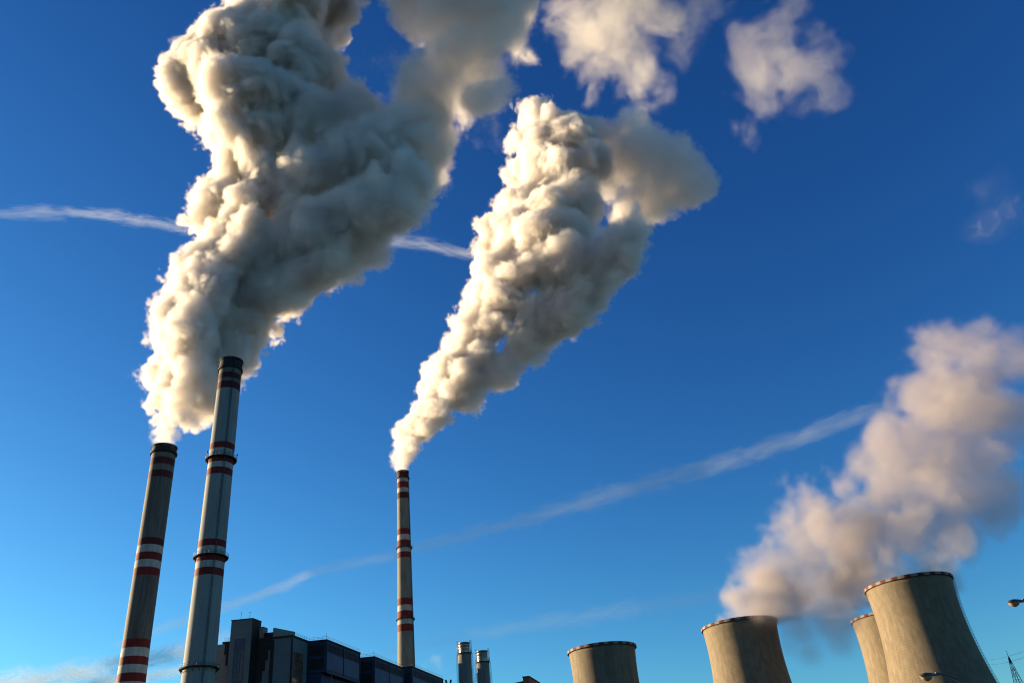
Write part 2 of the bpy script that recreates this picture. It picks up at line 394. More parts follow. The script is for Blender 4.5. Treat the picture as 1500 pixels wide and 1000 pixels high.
mb = MB(); quadprism(mb, -40, -23.9, -.12, -.003, 0, HB - .1); mb.build("light_wall_panel", M['panel_light'], bh)
# stair tower
TH = 93.0
mb = MB(); quadprism(mb, -23.9, -15.0, -4.5, 2.2, 0, TH); mb.build("stair_tower", M['panel_grey'], bh)
mb = MB(); quadprism(mb, -24.1, -14.8, -4.7, 2.4, TH, TH + .35); mb.build("tower_coping", M['roof'], bh)
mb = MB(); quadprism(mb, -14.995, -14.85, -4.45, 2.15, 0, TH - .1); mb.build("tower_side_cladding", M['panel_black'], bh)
zwt = HB + .3
window_grid(bh, -21.6, -17.6, -4.5, 0, zwt - 4.3, zwt, M['panel_blue_light'], 1, 1, 'front')
window_grid(bh, -21.6, -17.6, -4.5, 0, zwt - 16.4, zwt - 4.5, M['glass_dark'], 3, 7, 'front')
window_grid(bh, -21.6, -17.6, -4.5, 0, zwt - 34, zwt - 16.6, M['panel_blue_light'], 3, 5, 'front')
# stepped black cladding either side of the stair tower
mb = MB(); zt = HB - .1
for k, wd in enumerate((4.4, 3.6, 2.6, 1.5)):
    quadprism(mb, -23.9 - wd, -23.9, -.26, -.125, zt - (k + 1) * 4.3, zt - k * 4.3)
mb.build("stepped_cladding", M['panel_black'], bh)
mb = MB()
for k, wd in enumerate((6.0, 5.0, 4.0, 3.0, 2.2, 1.4)):
    quadprism(mb, -14.99, -14.85 + wd, -.2, -.003, zt - (k + 1) * 4.1, zt - k * 4.1)
mb.build("stepped_cladding", M['panel_black'], bh)
mb = MB(); quadprism(mb, -8.9, -7.6, -.32, -.003, 0, HB - .3); mb.build("black_joint_strip", M['panel_black'], bh)
mb = MB(); quadprism(mb, -14.6, -12.9, .5, 4, HB + .8, HB + 5.6); mb.build("lift_room", M['panel_light'], bh)
mb = MB(); quadprism(mb, -12.8, -8.8, 1.2, 6, HB + .8, HB + 3.1); mb.build("plant_room", M['panel_black'], bh)
mb = MB(); mb.prism([P(-8.6, .3)[:2], P(-7.9, .3)[:2], P(-4.6, 11)[:2], P(-5.4, 11)[:2]], HB + .8, HB + 4.6); mb.build("parapet_screen", M['panel_light'], bh)
# front bay corner trims and flank glazing
mb = MB(); quadprism(mb, -.35, .14, -.14, .3, 0, HB - .01); quadprism(mb, .003, .3, 13.2, 13.6, 0, HB - .01); mb.build("corner_trim", M['panel_black'], bh)
window_grid(bh, 0, 0, 0.9, 9.4, HB - 34, HB - 5.6, M['glass_warm'], 2, 7, 'flank')
# projecting blue bays
def bay(b0, b1, hz, deep=8.0):
    mb = MB(); quadprism(mb, .003, deep, b0, b1, hz - 12.6, hz); ob = mb.build("projecting_bay", M['panel_blue'], bh)
    mb = MB(); quadprism(mb, -.2, deep + .35, b0 - .35, b1 + .35, hz, hz + .7); mb.build("bay_roof", M['roof'], ob)
    L = (b1 - b0 - 2.6) / 2
    for k in range(2):
        s = b0 + .9 + k * (L + .8)
        mb = MB(); quadprism(mb, deep + .003, deep + .12, s, s + L, hz - 11.4, hz - 4.6); mb.build("bay_panel", M['panel_blue_light'], ob)
        mb = MB()
        for j in range(12):
            q = s + L * (j + .15) / 12; quadprism(mb, deep + .003, deep + .1, q, q + L / 12 * .6, hz - 4.0, hz - .9)
        mb.build("louvre_strip", M['panel_black'], ob)
    mb = MB()
    for s in (b0 + .25, b0 + .9 + L + .4, b1 - .25): quadprism(mb, deep + .003, deep + .3, s - .25, s + .25, hz - 12.5, hz - .1)
    quadprism(mb, deep + .31, deep + .4, b0, b1, hz - 13.0, hz - 12.1)
    mb.build("bay_pilasters", M['panel_blue'], ob)
    mb = MB()
    for j in range(2): quadprism(mb, 1.0, deep - .8, b0 - .1, b0 - .003, hz - 5.6 - j * 5.6, hz - 1.4 - j * 5.6)
    mb.build("louvre_strip", M['panel_black'], ob)
    mb = MB(); quadprism(mb, .003, deep - 2.2, b0 + .6, b1 - .6, 0, hz - 12.6)
    lw = mb.build("lower_wall", M['panel_blue'], bh)
    mb = MB()
    for j in range(14):
        s = b0 + 1.5 + j * (b1 - b0 - 3) / 14
        quadprism(mb, deep - 2.2, deep - 2.05, s, s + 1.1, hz - 40, hz - 13.4)
    mb.build("lower_wall_fins", M['panel_blue_light'], lw)
    for t in (.18, .78):
        q = P(deep - .3, b0 + (b1 - b0) * t); mb = MB(); mb.tube([(q[0], q[1], 0), (q[0], q[1], hz - 12.5)], .28, 8); mb.build("support_column", M['rust'], bh)
    railing_along([P(.5, b0, hz + .7), P(deep, b0, hz + .7), P(deep, b1, hz + .7)], bh)
    q = P(deep - .5, b0 + .5, hz); mb = MB(); mb.tube([q, (q[0], q[1], hz + 3.4)], .13, 6, r2=.07); mb.build("lightning_rod", M['steel_dark'], bh)
bay(13.65, 47.1, HB)
bay(63.5, 99.5, HB + .9)
bay(112, 160, HB + 3.6)
mb = MB(); quadprism(mb, .003, .2, 47.5, 63.1, HB - 13, HB - 1.2); mb.build("light_wall_panel", M['panel_light'], bh)
railing_along([P(-29, 0, HB + .8), P(-24.2, 0, HB + .8)], bh)
railing_along([P(-4.4, 1, HB + .8), P(0, 0.2, HB + .8), P(0, 13.5, HB + .8)], bh)
railing_along([P(0, 47.6, HB + .8), P(0, 63, HB + .8)], bh)
railing_along([P(0, 100, HB + .8), P(0, 111.5, HB + .8)], bh)
mb = MB(); q = P(-20.3, -4, TH + .35); mb.tube([q, (q[0], q[1], TH + 3.4)], .09, 5); mb.build("lightning_rod", M['steel_dark'], bh)
mb = MB(); q = P(-16.6, -4, TH + .35); mb.tube([q, (q[0], q[1], TH + 3.0)], .08, 5)
mb.tube([(q[0] - .9, q[1], TH + 2.9), (q[0] + .5, q[1], TH + 2.9)], .06, 4)
mb.build("antenna", M['steel_dark'], bh)

# ------------------------------------------------------------------ low hall right of the flues
hl = empty("conveyor_hall", label="low dark sloping roof just right of the two short flues", cat="building")
p0 = at_height(728, 1004, 83); p1 = at_height(766, 996.5, 85)
mb = MB(); mb.prism([(p0.x - 14, 520), (p1.x, 520), (p1.x + 6, 545), (p0.x - 8, 545)], 0, [82.2, 85.2, 85.2, 82.2]); mb.build("main_walls", M['panel_black'], hl)
mb = MB(); mb.prism([(p1.x + .05, 519), (p1.x + 3.6, 519), (p1.x + 10, 548), (p1.x + 6.1, 548)], 0, 87.0); mb.build("end_block", M['rust'], hl)
mb = MB(); mb.prism([(p1.x - .3, 518.6), (p1.x + 4, 518.6), (p1.x + 10.4, 548.4), (p1.x + 5.9, 548.4)], 87.003, 87.5); mb.build("roof", M['roof'], hl)

# vent stacks on the far roof end
for i, (px, ang) in enumerate(((655, -12), (659, 12))):
    q = at_dist(px, 1001, 500)
    vt = MB(); vt.tube([(0, 0, 0), (math.sin(R(ang)) * 3.4, 0, 3.4)], .55, 8)
    o = vt.build("roof_vent", M['panel_black'], None, label=("left" if i == 0 else "right") + " one of two small leaning vents at the far roof end of the boiler house", cat="vent", group="small leaning roof vents")
    o.location = (q.x, q.y, q.z - 1.2)

# ------------------------------------------------------------------ street lamps
def lamp_post(px, py, D, arm_az, arm, drop, label):
    hp = at_dist(px, py, D); H = hp.z
    d = Vector((math.cos(arm_az), math.sin(arm_az), 0))       # from the head back to the post
    base = Vector((hp.x, hp.y, 0)) + d * arm
    root = empty("street_lamp", base, label=label, cat="street lamp", group="curved arm street lamps")
    top = H - .75
    mb = MB(); mb.tube([(0, 0, 0), (0, 0, 1.2)], .11, 12); mb.tube([(0, 0, 1.2), (0, 0, top - .6)], .085, 12, r2=.06)
    mb.build("post", M['pole'], root)
    pts = []
    for k in range(11):
        t = k / 10; e = -d * (arm - .3) * t
        z = H + .1 - drop * (1 - t) ** 1.5
        pts.append((e.x, e.y, z))
    mb = MB(); mb.tube(pts, .055, 10, r2=.04); mb.build("arm", M['pole'], root)
    # luminaire: canopy housing with a drop lens below
    ex = -d; ey = Vector((-d.y, d.x, 0)); c0 = -d * arm + Vector((0, 0, H))
    def blob(prof, zs, up):
        b = MB(); rings = []
        for t, w, h in prof:
            ring = []
            for j in range(17):
                a = math.pi * j / 16
                ring.append(b.bm.verts.new(c0 + ex * t + ey * (w * math.cos(a)) + Vector((0, 0, up * h * math.sin(a) + zs))))
            rings.append(ring)
        for r1, r2 in zip(rings, rings[1:]):
            for j in range(16):
                f = b.bm.faces.new([r1[j], r1[j + 1], r2[j + 1], r2[j]]); f.smooth = True
            b.bm.faces.new([r1[0], r2[0], r2[16], r1[16]])
        b.bm.faces.new(rings[0]); b.bm.faces.new(rings[-1][::-1])
        return b
    blob([(-.42, .05, .06), (-.34, .08, .09), (-.2, .10, .11), (-.08, .15, .13), (.1, .18, .15), (.25, .16, .13), (.36, .10, .08), (.40, .03, .03)], .0, 1).build("lamp_housing", M['lamp'], root)
    blob([(-.1, .06, .03), (-.04, .135, .11), (.08, .16, .17), (.22, .145, .15), (.32, .09, .08), (.36, .03, .02)], -.004, -1).build("lamp_lens", M['lens'], root)
    return root
lamp_post(1489, 882, 42, R(5), 1.9, .55, "street lamp whose head sticks in at the right picture edge against blue sky")
lamp_post(1361, 990, 38, R(10), 2.2, 1.0, "street lamp in front of the largest cooling tower, near the bottom edge")

# ------------------------------------------------------------------ lattice mast with its cables
mp = at_dist(1492, 1000, 330); mast_top = at_dist(1478, 962, 330).z; tip = at_dist(1474, 951, 330).z
def mast():
    root = empty("lattice_mast", (mp.x, mp.y, 0), label="thin steel lattice mast tapering to a spike at the bottom right corner", cat="pylon")
    mb = MB(); H = mast_top; w0 = 8.5
    def cor(z, k):
        w = (.25 + (1 - z / H) * w0) ; sx = (1, 1, -1, -1)[k % 4]; sy = (1, -1, -1, 1)[k % 4]
        return Vector((sx * w / 2, sy * w / 2, z))
    zs = [0]; step = 6.0
    while zs[-1] < H - 1.5: zs.append(min(H, zs[-1] + step)); step *= .93
    for k in range(4):
        mb.tube([cor(z, k) for z in zs], .09, 4)
        for z0, z1 in zip(zs, zs[1:]):
            mb.tube([cor(z0, k), cor(z1, k + 1)], .045, 4); mb.tube([cor(z0, k + 1), cor(z1, k)], .045, 4)
            mb.tube([cor(z1, k), cor(z1, k + 1)], .045, 4)
    mb.build("lattice", M['steel_dark'], root)
    mb = MB(); mb.tube([(0, 0, H - 1), (0, 0, tip)], .12, 6, r2=.05); mb.build("spike", M['steel_dark'], root)
mast()
for i, (y0, y1) in enumerate(((962, 938), (969.5, 947))):
    a = at_dist(1441, y0, 620); b = at_dist(1506, y1, 250)
    a2 = a + (a - b) * .35; b2 = b + (b - a) * .5
    pts = [a2.lerp(b2, k / 24) - Vector((0, 0, 2.5 * math.sin(math.pi * k / 24))) for k in range(25)]
    cb = MB(); cb.tube(pts, .035, 4)
    cb.build("power_line", M['steel_dark'], None, label=("upper" if i == 0 else "lower") + " thin overhead cable in the sky right of the largest cooling tower", cat="cable", group="overhead cables")

# ------------------------------------------------------------------ bare tree
def bare_tree(x, y, H, seed):
    rnd = random.Random(seed)
    root = empty("bare_tree", (x, y, 0), label="leafless tree whose thin twigs show at the bottom right corner", cat="tree")
    tb = MB(); cb = MB()
    tb.tube([(0, 0, 0), (.05, 0, H * .18), (-.04, .03, H * .33)], .22, 10, r2=.15); tb.build("trunk", M['bark'], root)
    def grow(p, d, L, r, n):
        pts = [p]; dd = d.copy()
        for k in range(4):
            dd = (dd + Vector((rnd.uniform(-.16, .16), rnd.uniform(-.16, .16), rnd.uniform(-.02, .12)))).normalized()
            pts.append(pts[-1] + dd * L / 4)
        cb.tube(pts, r, 5 if r > .02 else 3, r2=r * .5)
        if n == 0: return
        for k in range(4 if n > 1 else 5):
            q = pts[rnd.choice((2, 3, 3, 4, 4))]
            t = dd.orthogonal().normalized(); t.rotate(Matrix.Rotation(rnd.uniform(0, 6.28), 3, dd))
            nd = (dd * rnd.uniform(.9, 1.3) + t * rnd.uniform(.45, .85)).normalized()
            grow(q, nd, L * rnd.uniform(.58, .75), r * .5, n - 1)
    for k in range(6):
        a = k * 1.05 + rnd.uniform(-.2, .2)
        grow(Vector((-.04, .03, H * (.25 + .013 * k))), Vector((math.cos(a) * .6, math.sin(a) * .6, 1)).normalized(), H * .30, .085, 4)
    cb.build("crown", M['bark'], root)
tp = at_dist(1512, 985, 46)
bare_tree(tp.x + 1.0, tp.y, tp.z + .1, 5)

# ------------------------------------------------------------------ smoke and steam
def smoke_material(name, dens, color, aniso=0.15):
    mt = bpy.data.materials.new(name); mt.use_nodes = True
    n, l = mt.node_tree.nodes, mt.node_tree.links; n.clear()
    o = n.new("ShaderNodeOutputMaterial"); v = n.new("ShaderNodeVolumePrincipled")
    v.inputs["Color"].default_value = (*color, 1); v.inputs["Anisotropy"].default_value = aniso
    v.inputs["Density"].default_value = dens
    l.new(v.outputs[0], o.inputs["Volume"])
    return mt

def plume(name, label, cat, groups, D, mtl, voxel, smooth=6.0, warp=(60, 14), amps=((40, 7.0, 1, 1), (18, 4.0, 1, 1)), seed=0.0, base=(0, 1e-3), kind=None, skin=0.3, fbm=(30, 14.0), mouth=30.0):
    """groups: (puffs, density factor, edge width low down, edge width high up, wispiness); puffs: (photo x, photo y, photo radius
    [, metres farther]). The density grid is a smooth union of the puffs whose skin is broken up by several sizes of billow noise
    (size, amplitude, share low down, share high up); everything is evaluated in metres in world space."""
    GS = []
    for G in groups:
        S = []
        for p in G[0]:
            px, py, pr = p[:3]; dd = p[3] if len(p) > 3 else 0
            c = at_dist(px, py, D + dd); k = (c - EYE).dot(F3) / FOC
            S.append((c, pr * k))
        GS.append(S)
    allS = [q for S in GS for q in S]
    lo = Vector([min(c[i] - r for c, r in allS) - 18 for i in range(3)]); hi = Vector([max(c[i] + r for c, r in allS) + 18 for i in range(3)])
    me = bpy.data.meshes.new(name); ob = bpy.data.objects.new(name, me); col.objects.link(ob)
    tag(ob, label, cat, kind=kind)
    ng = bpy.data.node_groups.new(name, 'GeometryNodeTree')
    ng.interface.new_socket("Geometry", in_out='INPUT', socket_type='NodeSocketGeometry')
    ng.interface.new_socket("Geometry", in_out='OUTPUT', socket_type='NodeSocketGeometry')
    N, Lk = ng.nodes, ng.links
    out = N.new("NodeGroupOutput")
    def sock(i, v):
        if isinstance(v, bpy.types.NodeSocket): Lk.new(v, i)
        else: i.default_value = v
    def mth(op, a, b=0.0, c=None, clamp=False):
        n = N.new("ShaderNodeMath"); n.operation = op; n.use_clamp = clamp; sock(n.inputs[0], a); sock(n.inputs[1], b)
        if c is not None: sock(n.inputs[2], c)
        return n.outputs[0]
    def vm(op, a, b=None, s=None):
        n = N.new("ShaderNodeVectorMath"); n.operation = op; sock(n.inputs[0], a)
        if b is not None: sock(n.inputs[1], b)
        if s is not None: sock(n.inputs["Scale"], s)
        return n.outputs["Value"] if op in ('DISTANCE', 'LENGTH') else n.outputs["Vector"]
    def nz(vec, size, detail=0.0, colr=False, rough=.5):
        n = N.new("ShaderNodeTexNoise"); n.inputs["Scale"].default_value = 1.0 / size; n.inputs["Detail"].default_value = detail
        n.inputs["Roughness"].default_value = rough; Lk.new(vec, n.inputs["Vector"])
        return n.outputs["Color"] if colr else n.outputs[0]
    pos = N.new("GeometryNodeInputPosition").outputs[0]
    pos0 = vm('ADD', pos, (seed * 137.0, seed * 71.0, seed * 33.0))
    hgt = mth('MULTIPLY_ADD', N_sepz(N, Lk, pos), 1.0 / base[1], -base[0] / base[1], clamp=True)
    # swirl grows from nothing at the mouth
    wamp = mth('MULTIPLY_ADD', hgt, warp[1] * 1.7, warp[1] * .3)
    wv = vm('SCALE', vm('SUBTRACT', nz(pos0, warp[0], 1.0, True), (.5, .5, .5)), s=wamp)
    pw = vm('ADD', pos, wv); pq = vm('ADD', pos0, wv)
    bump = None
    for i, (size, amp, w0, w1) in enumerate(amps):
        t = nz(vm('ADD', pq, (31.7 * i, 17.3 * i, 5.1 * i)), size)
        b = mth('ABSOLUTE', mth('SUBTRACT', t, .5))                 # creases at 0, round bumps outward
        b = mth('MULTIPLY', mth('SUBTRACT', b, .085), mth('MULTIPLY_ADD', hgt, (w1 - w0) * amp * 6.0, w0 * amp * 6.0))
        bump = b if bump is None else mth('ADD', bump, b)
    fb = nz(pq, fbm[0], 5.0, rough=.72)
    bump = mth('ADD', bump, mth('MULTIPLY', mth('SUBTRACT', fb, .5), mth('MULTIPLY_ADD', hgt, fbm[1] * 1.6, fbm[1] * .4)))
    near = mth('MULTIPLY_ADD', N_sepz(N, Lk, pos), 1.0 / mouth, .3 - base[0] / mouth, clamp=True)
    bump = mth('MULTIPLY', bump, near)
    fray = nz(pq, 16.0, 4.0, rough=.65)
    rho = None
    for S, (_p, dens, e0, e1, wisp) in zip(GS, groups):
        d = None
        for c, r in S:
            e = mth('SUBTRACT', r, vm('DISTANCE', pw, tuple(c)))
            d = e if d is None else mth('SMOOTH_MAX', d, e, smooth)
        d = mth('ADD', d, bump)
        q = mth('DIVIDE', d, mth('MULTIPLY_ADD', hgt, e1 - e0, e0), clamp=True)
        if wisp > 0:
            # ragged fading edge: the noise eats most where the smoke is already thin
            w = mth('SUBTRACT', q, mth('MULTIPLY', mth('SUBTRACT', fray, .38, clamp=True), 4.5 * wisp), clamp=True)
            q = mth('MULTIPLY', mth('ADD', mth('MULTIPLY', q, 1 - wisp), mth('MULTIPLY', w, wisp)), 1.0, clamp=True) if wisp < .99 else w
        q = mth('MULTIPLY', q, dens)
        rho = q if rho is None else mth('MAXIMUM', rho, q)
    vc = N.new("GeometryNodeVolumeCube")
    sock(vc.inputs["Density"], rho)
    vc.inputs["Min"].default_value = lo; vc.inputs["Max"].default_value = hi
    for i, ax in enumerate(("X", "Y", "Z")): vc.inputs["Resolution " + ax].default_value = max(8, int((hi[i] - lo[i]) / voxel))
    sm = N.new("GeometryNodeSetMaterial"); sm.inputs["Material"].default_value = mtl
    Lk.new(vc.outputs[0], sm.inputs[0]); Lk.new(sm.outputs[0], out.inputs[0])
    me.materials.append(SKIN)
    # added hull, almost clear, that gives the dense part of the plume a surface
    vm_ = N.new("GeometryNodeVolumeToMesh"); vm_.inputs["Threshold"].default_value = skin
    Lk.new(vc.outputs[0], vm_.inputs["Volume"]); s2 = N.new("GeometryNodeSetMaterial"); s2.inputs["Material"].default_value = SKIN
    vm_.inputs["Adaptivity"].default_value = 0.1
    Lk.new(vm_.outputs[0], s2.inputs[0])
    ng2 = ng.copy(); n2 = ng2.nodes
    so = [x for x in n2 if x.bl_idname == "GeometryNodeSetMaterial" and x.inputs["Material"].default_value == SKIN][0]
    oo = [x for x in n2 if x.bl_idname == "NodeGroupOutput"][0]
    ng2.links.new(so.outputs[0], oo.inputs[0])
    vc2 = [x for x in n2 if x.bl_idname == "GeometryNodeVolumeCube"][0]
    for i, ax in enumerate(("X", "Y", "Z")): vc2.inputs["Resolution " + ax].default_value = max(8, int((hi[i] - lo[i]) / max(2.2, voxel * 1.3)))
    md = ob.modifiers.new("skin", 'NODES'); md.node_group = ng2
    vd = bpy.data.volumes.new("vapour"); vo = bpy.data.objects.new("vapour", vd); col.objects.link(vo); vo.parent = ob
    vd.materials.append(mtl)
    md = vo.modifiers.new("vapour", 'NODES'); md.node_group = ng
    return ob
def N_sepz(N, Lk, v):
    s = N.new("ShaderNodeSeparateXYZ"); Lk.new(v, s.inputs[0]); return s.outputs[2]

SKIN = bpy.data.materials.new("plume_hull"); SKIN.use_nodes = True  # nearly clear material of the added plume hull
_n, _l = SKIN.node_tree.nodes, SKIN.node_tree.links; _n.clear()
_o = _n.new("ShaderNodeOutputMaterial"); _m = _n.new("ShaderNodeMixShader"); _t = _n.new("ShaderNodeBsdfTransparent"); _d = _n.new("ShaderNodeBsdfTranslucent")
_d.inputs[0].default_value = (.9, .9, .9, 1); _m.inputs[0].default_value = 0.01
_l.new(_t.outputs[0], _m.inputs[1]); _l.new(_d.outputs[0], _m.inputs[2]); _l.new(_m.outputs[0], _o.inputs[0])
SM = smoke_material("dense_flue_smoke", 0.34, (0.93, 0.888, 0.865))
SM3 = smoke_material("flue_smoke", 0.26, (0.93, 0.888, 0.865))
ST = smoke_material("cooling_tower_steam", 0.037, (0.60, 0.545, 0.555))  # white steam; the dim, reddish low sunlight is put into its albedo
SC = smoke_material("drifting_steam", 0.016, (0.74, 0.71, 0.70))
def turned(L, k=.42):
    """each puff becomes three on a slant, left ones farther and right ones nearer, so the bank of smoke faces the low sun"""
    o = []
    for x, y, r in L: o += [(x - .40 * r, y, .62 * r, k * r), (x, y, .74 * r, 0), (x + .38 * r, y, .62 * r, -k * r)]
    return o
def grown(L, k): return [(x, y, r * k) for x, y, r in L]
A = [(242,648,12.5),(245,632,18),(250,612,27),(254,580,37),(262,540,45),(275,500,50),(285,455,48),(300,420,50),(325,380,50),(345,335,56),(350,290,56),(365,245,56),(352,200,66),(325,150,74),(312,105,58),(355,70,64),(400,30,72),(440,-20,85),(420,110,74),(395,165,66),(450,60,48),(460,10,50),(450,-50,75)]
B1 = [(268,618,20),(298,580,32),(320,543,38),(342,510,40),(368,472,44),(408,430,46),(448,400,44),(478,372,48)]
B2 = [(430,370,60),(400,420,48),(480,372,52),(520,332,60),(560,292,58),(595,262,50),(598,305,32),(540,240,74),(480,280,76),(440,330,54),(590,235,56),(480,205,64),(610,215,50),(455,140,52),(515,178,50),(620,175,40),(400,300,44)]
B3 = [(600,200,56),(622,150,58),(655,112,62),(690,75,64),(715,30,66),(665,40,60),(735,-20,66),(665,-20,66),(705,135,40),(560,190,50),(600,20,34),(600,-15,40)]
B4 = [(545,82,26),(562,70,20),(520,95,18),(700,185,22),(725,195,16)]
plume("smoke_plume", "dense cream and grey smoke billowing from the leftmost chimney up past the top edge", "smoke",
  [(turned(A), 1.0, 2.5, 4.5, .5), ([(x, y, r, 0) for x, y, r in B1], .9, 2.0, 4.0, .35), ([(x, y, r * .98, -.17 * (x - (300 + .12 * (450 - y)))) for x, y, r in B2], .55, 3.0, 5.0, .6),
   ([(x, y, r, -.17 * (x - (300 + .12 * (450 - y)))) for x, y, r in B3], .32, 4.0, 7.0, .65), ([(x, y, r, -40) for x, y, r in B4], .1, 8.0, 14.0, .8)],
  441, SM, 0.9, fbm=(32, 18.0), base=(198, 260), amps=((70, 8.0, 0, 1.1), (36, 6.0, .7, .9), (17, 4.0, .9, .7), (8, 2.4, 1, .9), (4.2, 1.5, 1.1, 1), (2.4, .8, 1, .9)))
C3 = [(590,686,8),(593,670,13),(600,652,21),(615,630,29),(632,605,33),(650,575,36),(668,545,40),(690,515,42),(705,480,46),(725,440,50),(745,400,56),(760,350,60),(785,300,58),(795,250,56),(800,205,46),(795,176,32),(772,205,30),(838,200,44),(850,240,44)]
C3b = [(690,580,30),(725,545,34),(765,505,36),(790,470,40),(830,450,40),(820,400,53),(858,420,38),(890,400,30),(830,340,42),(840,290,44),(905,378,34),(925,342,34)]
C3c = [(880,215,48),(945,295,44),(925,235,50),(925,195,42),(970,255,48),(1010,270,36),(885,260,34),(915,300,28)]
plume("smoke_plume", "white and grey smoke leaning right from the slim middle chimney", "smoke",
  [(turned(C3, .5), .9, 3.0, 6.0, .5), ([(x, y, r, -.2 * (x - (690 + .3 * (480 - y)))) for x, y, r in C3b], .6, 3.5, 7.0, .55),
   ([(x, y, r, 22 - .05 * (x - 800)) for x, y, r in C3c], .34, 4.0, 9.0, .65)],
  704, SM3, 1.25, seed=3.3, fbm=(42, 24.0), base=(298, 300), amps=((80, 8.0, .1, 1.1), (40, 5.5, .6, .9), (20, 3.2, .9, .6), (10, 2.2, 1, .8), (5.5, 1.7, 1.1, .9), (3, .9, 1, .8)))
T3b = [(1062,912,22),(1085,906,28),(1112,898,32),(1090,880,30),(1128,868,36),(1160,868,30)]
T3 = [(1120,860,38),(1150,830,44),(1182,795,46),(1188,748,32),(1200,860,46),(1232,820,50),(1225,900,40),(1245,770,44),(1240,710,26)]
T3s = [(1172,918,36),(1188,952,28),(1232,935,34),(1215,905,34),(1158,945,18)]
soft = ((60, 9.0, 1, 1), (28, 6.0, 1, 1), (12, 3.5, 1, 1), (6, 2.0, 1, 1))
plume("steam_plume", "pinkish steam drifting right from the half veiled cooling tower", "steam", [(T3b, 2.2, 8, 8, .2), (grown(T3, 1.1), 1.0, 6, 11, .5), (T3s, 1.3, 12, 20, .55)], 576, ST, 2.0, seed=5.1, base=(110, 150), amps=soft, fbm=(40, 10.0), mouth=1.0)
T1 = [(1340,858,40),(1300,845,36),(1375,842,36),(1300,810,44),(1340,780,58),(1290,770,50),(1370,730,60),(1320,710,52),(1312,650,42),(1380,660,62),(1302,612,28),(1350,590,42),(1400,590,64),(1428,545,54),(1390,525,42),(1445,650,46),(1430,715,46),(1400,790,42),(1262,848,44),(1250,800,40),(1470,600,46),(1478,540,36),(1455,770,26)]
plume("steam_plume", "tall mauve steam rising over the cooling tower pair on the right", "steam", [(grown(T1, 1.08), 1.0, 6, 13, .55)], 565, ST, 2.0, seed=7.7, base=(110, 150), amps=soft, fbm=(40, 10.0), mouth=1.0)
X1 = [(850,20,42),(880,60,46),(900,0,54),(862,98,24),(930,80,42),(958,112,30),(950,20,34),(948,150,20),(835,95,14)]
Y1 = [(1005,20,44),(1040,-5,40),(995,60,28)]
Z1 = [(1110,88,44),(1150,70,42),(1180,108,42),(1200,138,30),(1112,138,34),(1092,178,20),(1200,70,28),(1172,12,26)]
far = ((70, 11.0, 1, 1), (32, 8.0, 1, 1), (14, 5.0, 1, 1))
for pf, dn, ws, sd_, lb in ((X1, 1.3, .6, 1.1, "pale torn cloud of steam at the top edge above the middle smoke plume"), (Y1, .55, .7, 2.2, "faint small cloud of steam at the top edge between the two larger ones"), (Z1, .5, .4, 4.2, "bluish white cloud of steam alone at the upper right")):
    plume("steam_cloud", lb, "steam", [(pf, dn, 22, 22, ws)], 760, SC, 2.6, seed=sd_, mouth=1.0, warp=(90, 26), amps=far, skin=.2)
plume("steam_cloud", "very faint patch of thin haze high above the right steam plume at the right edge", "steam", [([(1458,265,34),(1466,300,36),(1456,322,30)], .12, 30, 30, .4)], 760, SC, 4.0, seed=9.2, mouth=1.0, warp=(90, 22), amps=far, skin=.05)
WS = [(608,990,9),(618,975,11),(634,968,14),(650,978,12),(640,985,11)]
plume("steam_wisp", "thin grey wisp of steam at the foot of the slim middle chimney", "steam", [(WS, .55, 7, 7, .5)], 560, SC, 1.2, seed=6.0, mouth=1.0, base=(0, 1), warp=(30, 8), amps=((20, 3.0, 1, 1), (10, 2.0, 1, 1)), skin=.2)

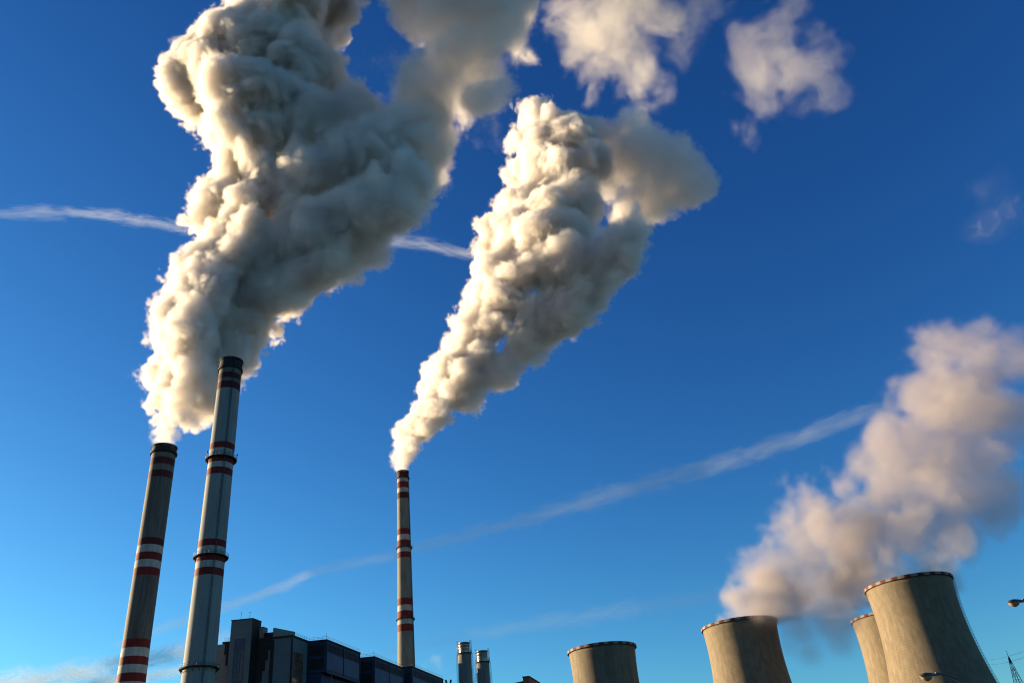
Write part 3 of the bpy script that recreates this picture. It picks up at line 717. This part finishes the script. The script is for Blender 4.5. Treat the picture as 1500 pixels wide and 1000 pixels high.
# ------------------------------------------------------------------ contrails
def contrail(label, pts, seed, alpha, alt=4000.0):
    """pts: (photo x, photo y, half width in photo px, strength); a long lens-section body of ice cloud at its real altitude"""
    mt = bpy.data.materials.new("contrail_ice_cloud"); mt.use_nodes = True
    n, l = mt.node_tree.nodes, mt.node_tree.links; n.clear()
    o = n.new("ShaderNodeOutputMaterial"); mx = n.new("ShaderNodeMixShader"); tr = n.new("ShaderNodeBsdfTransparent")
    df = n.new("ShaderNodeBsdfDiffuse"); df.inputs[0].default_value = (.80, .90, .97, 1)
    tl = n.new("ShaderNodeBsdfTranslucent"); tl.inputs[0].default_value = (.80, .90, .97, 1)
    m2 = n.new("ShaderNodeMixShader"); l.new(df.outputs[0], m2.inputs[1]); l.new(tl.outputs[0], m2.inputs[2])
    uv = n.new("ShaderNodeUVMap"); sp = n.new("ShaderNodeSeparateXYZ"); l.new(uv.outputs[0], sp.inputs[0])
    def mth(op, a, b=0.0, clamp=False):
        k = n.new("ShaderNodeMath"); k.operation = op; k.use_clamp = clamp
        for i, v in enumerate((a, b)):
            if isinstance(v, (int, float)): k.inputs[i].default_value = v
            else: l.new(v, k.inputs[i])
        return k.outputs[0]
    mp = n.new("ShaderNodeMapping"); mp.inputs["Scale"].default_value = (1.5, 1.7, 1); mp.inputs["Location"].default_value = (seed * 7.1, seed, 0)
    mp.inputs["Rotation"].default_value = (0, 0, .5)
    l.new(uv.outputs[0], mp.inputs[0])
    n1 = n.new("ShaderNodeTexNoise"); n1.inputs["Scale"].default_value = 1.0; n1.inputs["Detail"].default_value = 10; n1.inputs["Roughness"].default_value = .72; n1.inputs["Distortion"].default_value = .9
    l.new(mp.outputs[0], n1.inputs["Vector"])
    at = n.new("ShaderNodeAttribute"); at.attribute_name = "strength"
    edge = mth('SUBTRACT', 1.0, mth('ABSOLUTE', sp.outputs[1]), clamp=True)
    v = mth('MULTIPLY', mth('SUBTRACT', mth('ADD', n1.outputs[0], mth('MULTIPLY', edge, .36)), .60), 3.6, clamp=True)
    v = mth('MULTIPLY', v, mth('MULTIPLY', edge, 1.6, clamp=True))
    v = mth('MULTIPLY', v, mth('MULTIPLY', at.outputs["Fac"], alpha), clamp=True)
    l.new(v, mx.inputs[0]); l.new(tr.outputs[0], mx.inputs[1]); l.new(m2.outputs[0], mx.inputs[2]); l.new(mx.outputs[0], o.inputs[0])
    # resample
    rs = []
    for (a, b) in zip(pts, pts[1:]):
        for k in range(8): rs.append([a[i] + (b[i] - a[i]) * k / 8 for i in range(4)])
    rs.append(list(pts[-1]))
    C = [at_height(p[0], p[1], alt) for p in rs]
    cen = sum(C, Vector()) / len(C)
    bm = bmesh.new(); uvl = bm.loops.layers.uv.new("UVMap"); st = bm.verts.layers.float.new("strength")
    rings = []; seg = 16; u = 0.0; uvs = []
    for i, c in enumerate(C):
        t = (C[min(i + 1, len(C) - 1)] - C[max(0, i - 1)]); view = (c - EYE)
        w = rs[i][2] * view.dot(F3) / FOC
        side = t.cross(view).normalized(); thick = t.cross(side).normalized() * w * .45
        if i: u += (math.hypot(rs[i][0] - rs[i - 1][0], rs[i][1] - rs[i - 1][1])) / 60.0
        ring = []; uvr = []
        for j in range(seg):
            a = 2 * math.pi * j / seg
            vtx = bm.verts.new(c - cen + side * w * math.cos(a) + thick * math.sin(a)); vtx[st] = rs[i][3]
            ring.append(vtx); uvr.append((u, math.cos(a)))
        rings.append(ring); uvs.append(uvr)
    for i in range(len(rings) - 1):
        for j in range(seg):
            k = (j + 1) % seg
            f = bm.faces.new([rings[i][j], rings[i][k], rings[i + 1][k], rings[i + 1][j]]); f.smooth = True
            for lp, q in zip(f.loops, (uvs[i][j], uvs[i][k], uvs[i + 1][k], uvs[i + 1][j])): lp[uvl].uv = q
    me = bpy.data.meshes.new("contrail"); bm.to_mesh(me); bm.free(); me.materials.append(mt)
    ob = bpy.data.objects.new("contrail", me); ob.location = cen; col.objects.link(ob)
    ob.visible_shadow = True
    return tag(ob, label, "contrail")
contrail("short white contrail crossing behind the large smoke plume at mid height", [(-60,316,10,.2),(60,311,17,.9),(130,313,15,.9),(170,317,16,.9),(270,334,15,.7),(400,345,14,.8),(560,352,16,.9),(620,356,16,1),(690,373,13,.8),(760,392,13,.5),(840,412,12,.1)], 1.0, .13)
contrail("long faint contrail slanting up from the lower left to the right steam plume", [(170,945,11,.6),(260,912,13,.8),(340,885,14,.9),(410,860,14,1),(455,838,14,.7),(510,826,14,.6),(580,812,15,.7),(680,785,18,.8),(800,752,21,.9),(920,716,24,1),(1040,684,24,1),(1160,645,25,.8),(1280,600,22,.5),(1420,560,22,.2)], 2.0, .17)
contrail("very faint low contrail above the two short flues", [(560,955,14,.3),(680,930,18,.5),(820,908,22,.6),(940,890,24,.5),(1060,868,24,.4),(1180,850,24,.2)], 3.0, .12)
contrail("soft whitish cirrus streak low at the left edge", [(-120,1012,26,1),(40,994,28,1),(160,978,28,.9),(260,955,26,.7),(330,930,20,.3)], 4.0, .5)
contrail("second whitish cirrus streak along the bottom left corner, beneath the other", [(-120,1060,26,1),(40,1028,24,1),(150,1000,20,.9),(250,985,16,.6),(330,975,12,.2)], 7.0, .5)
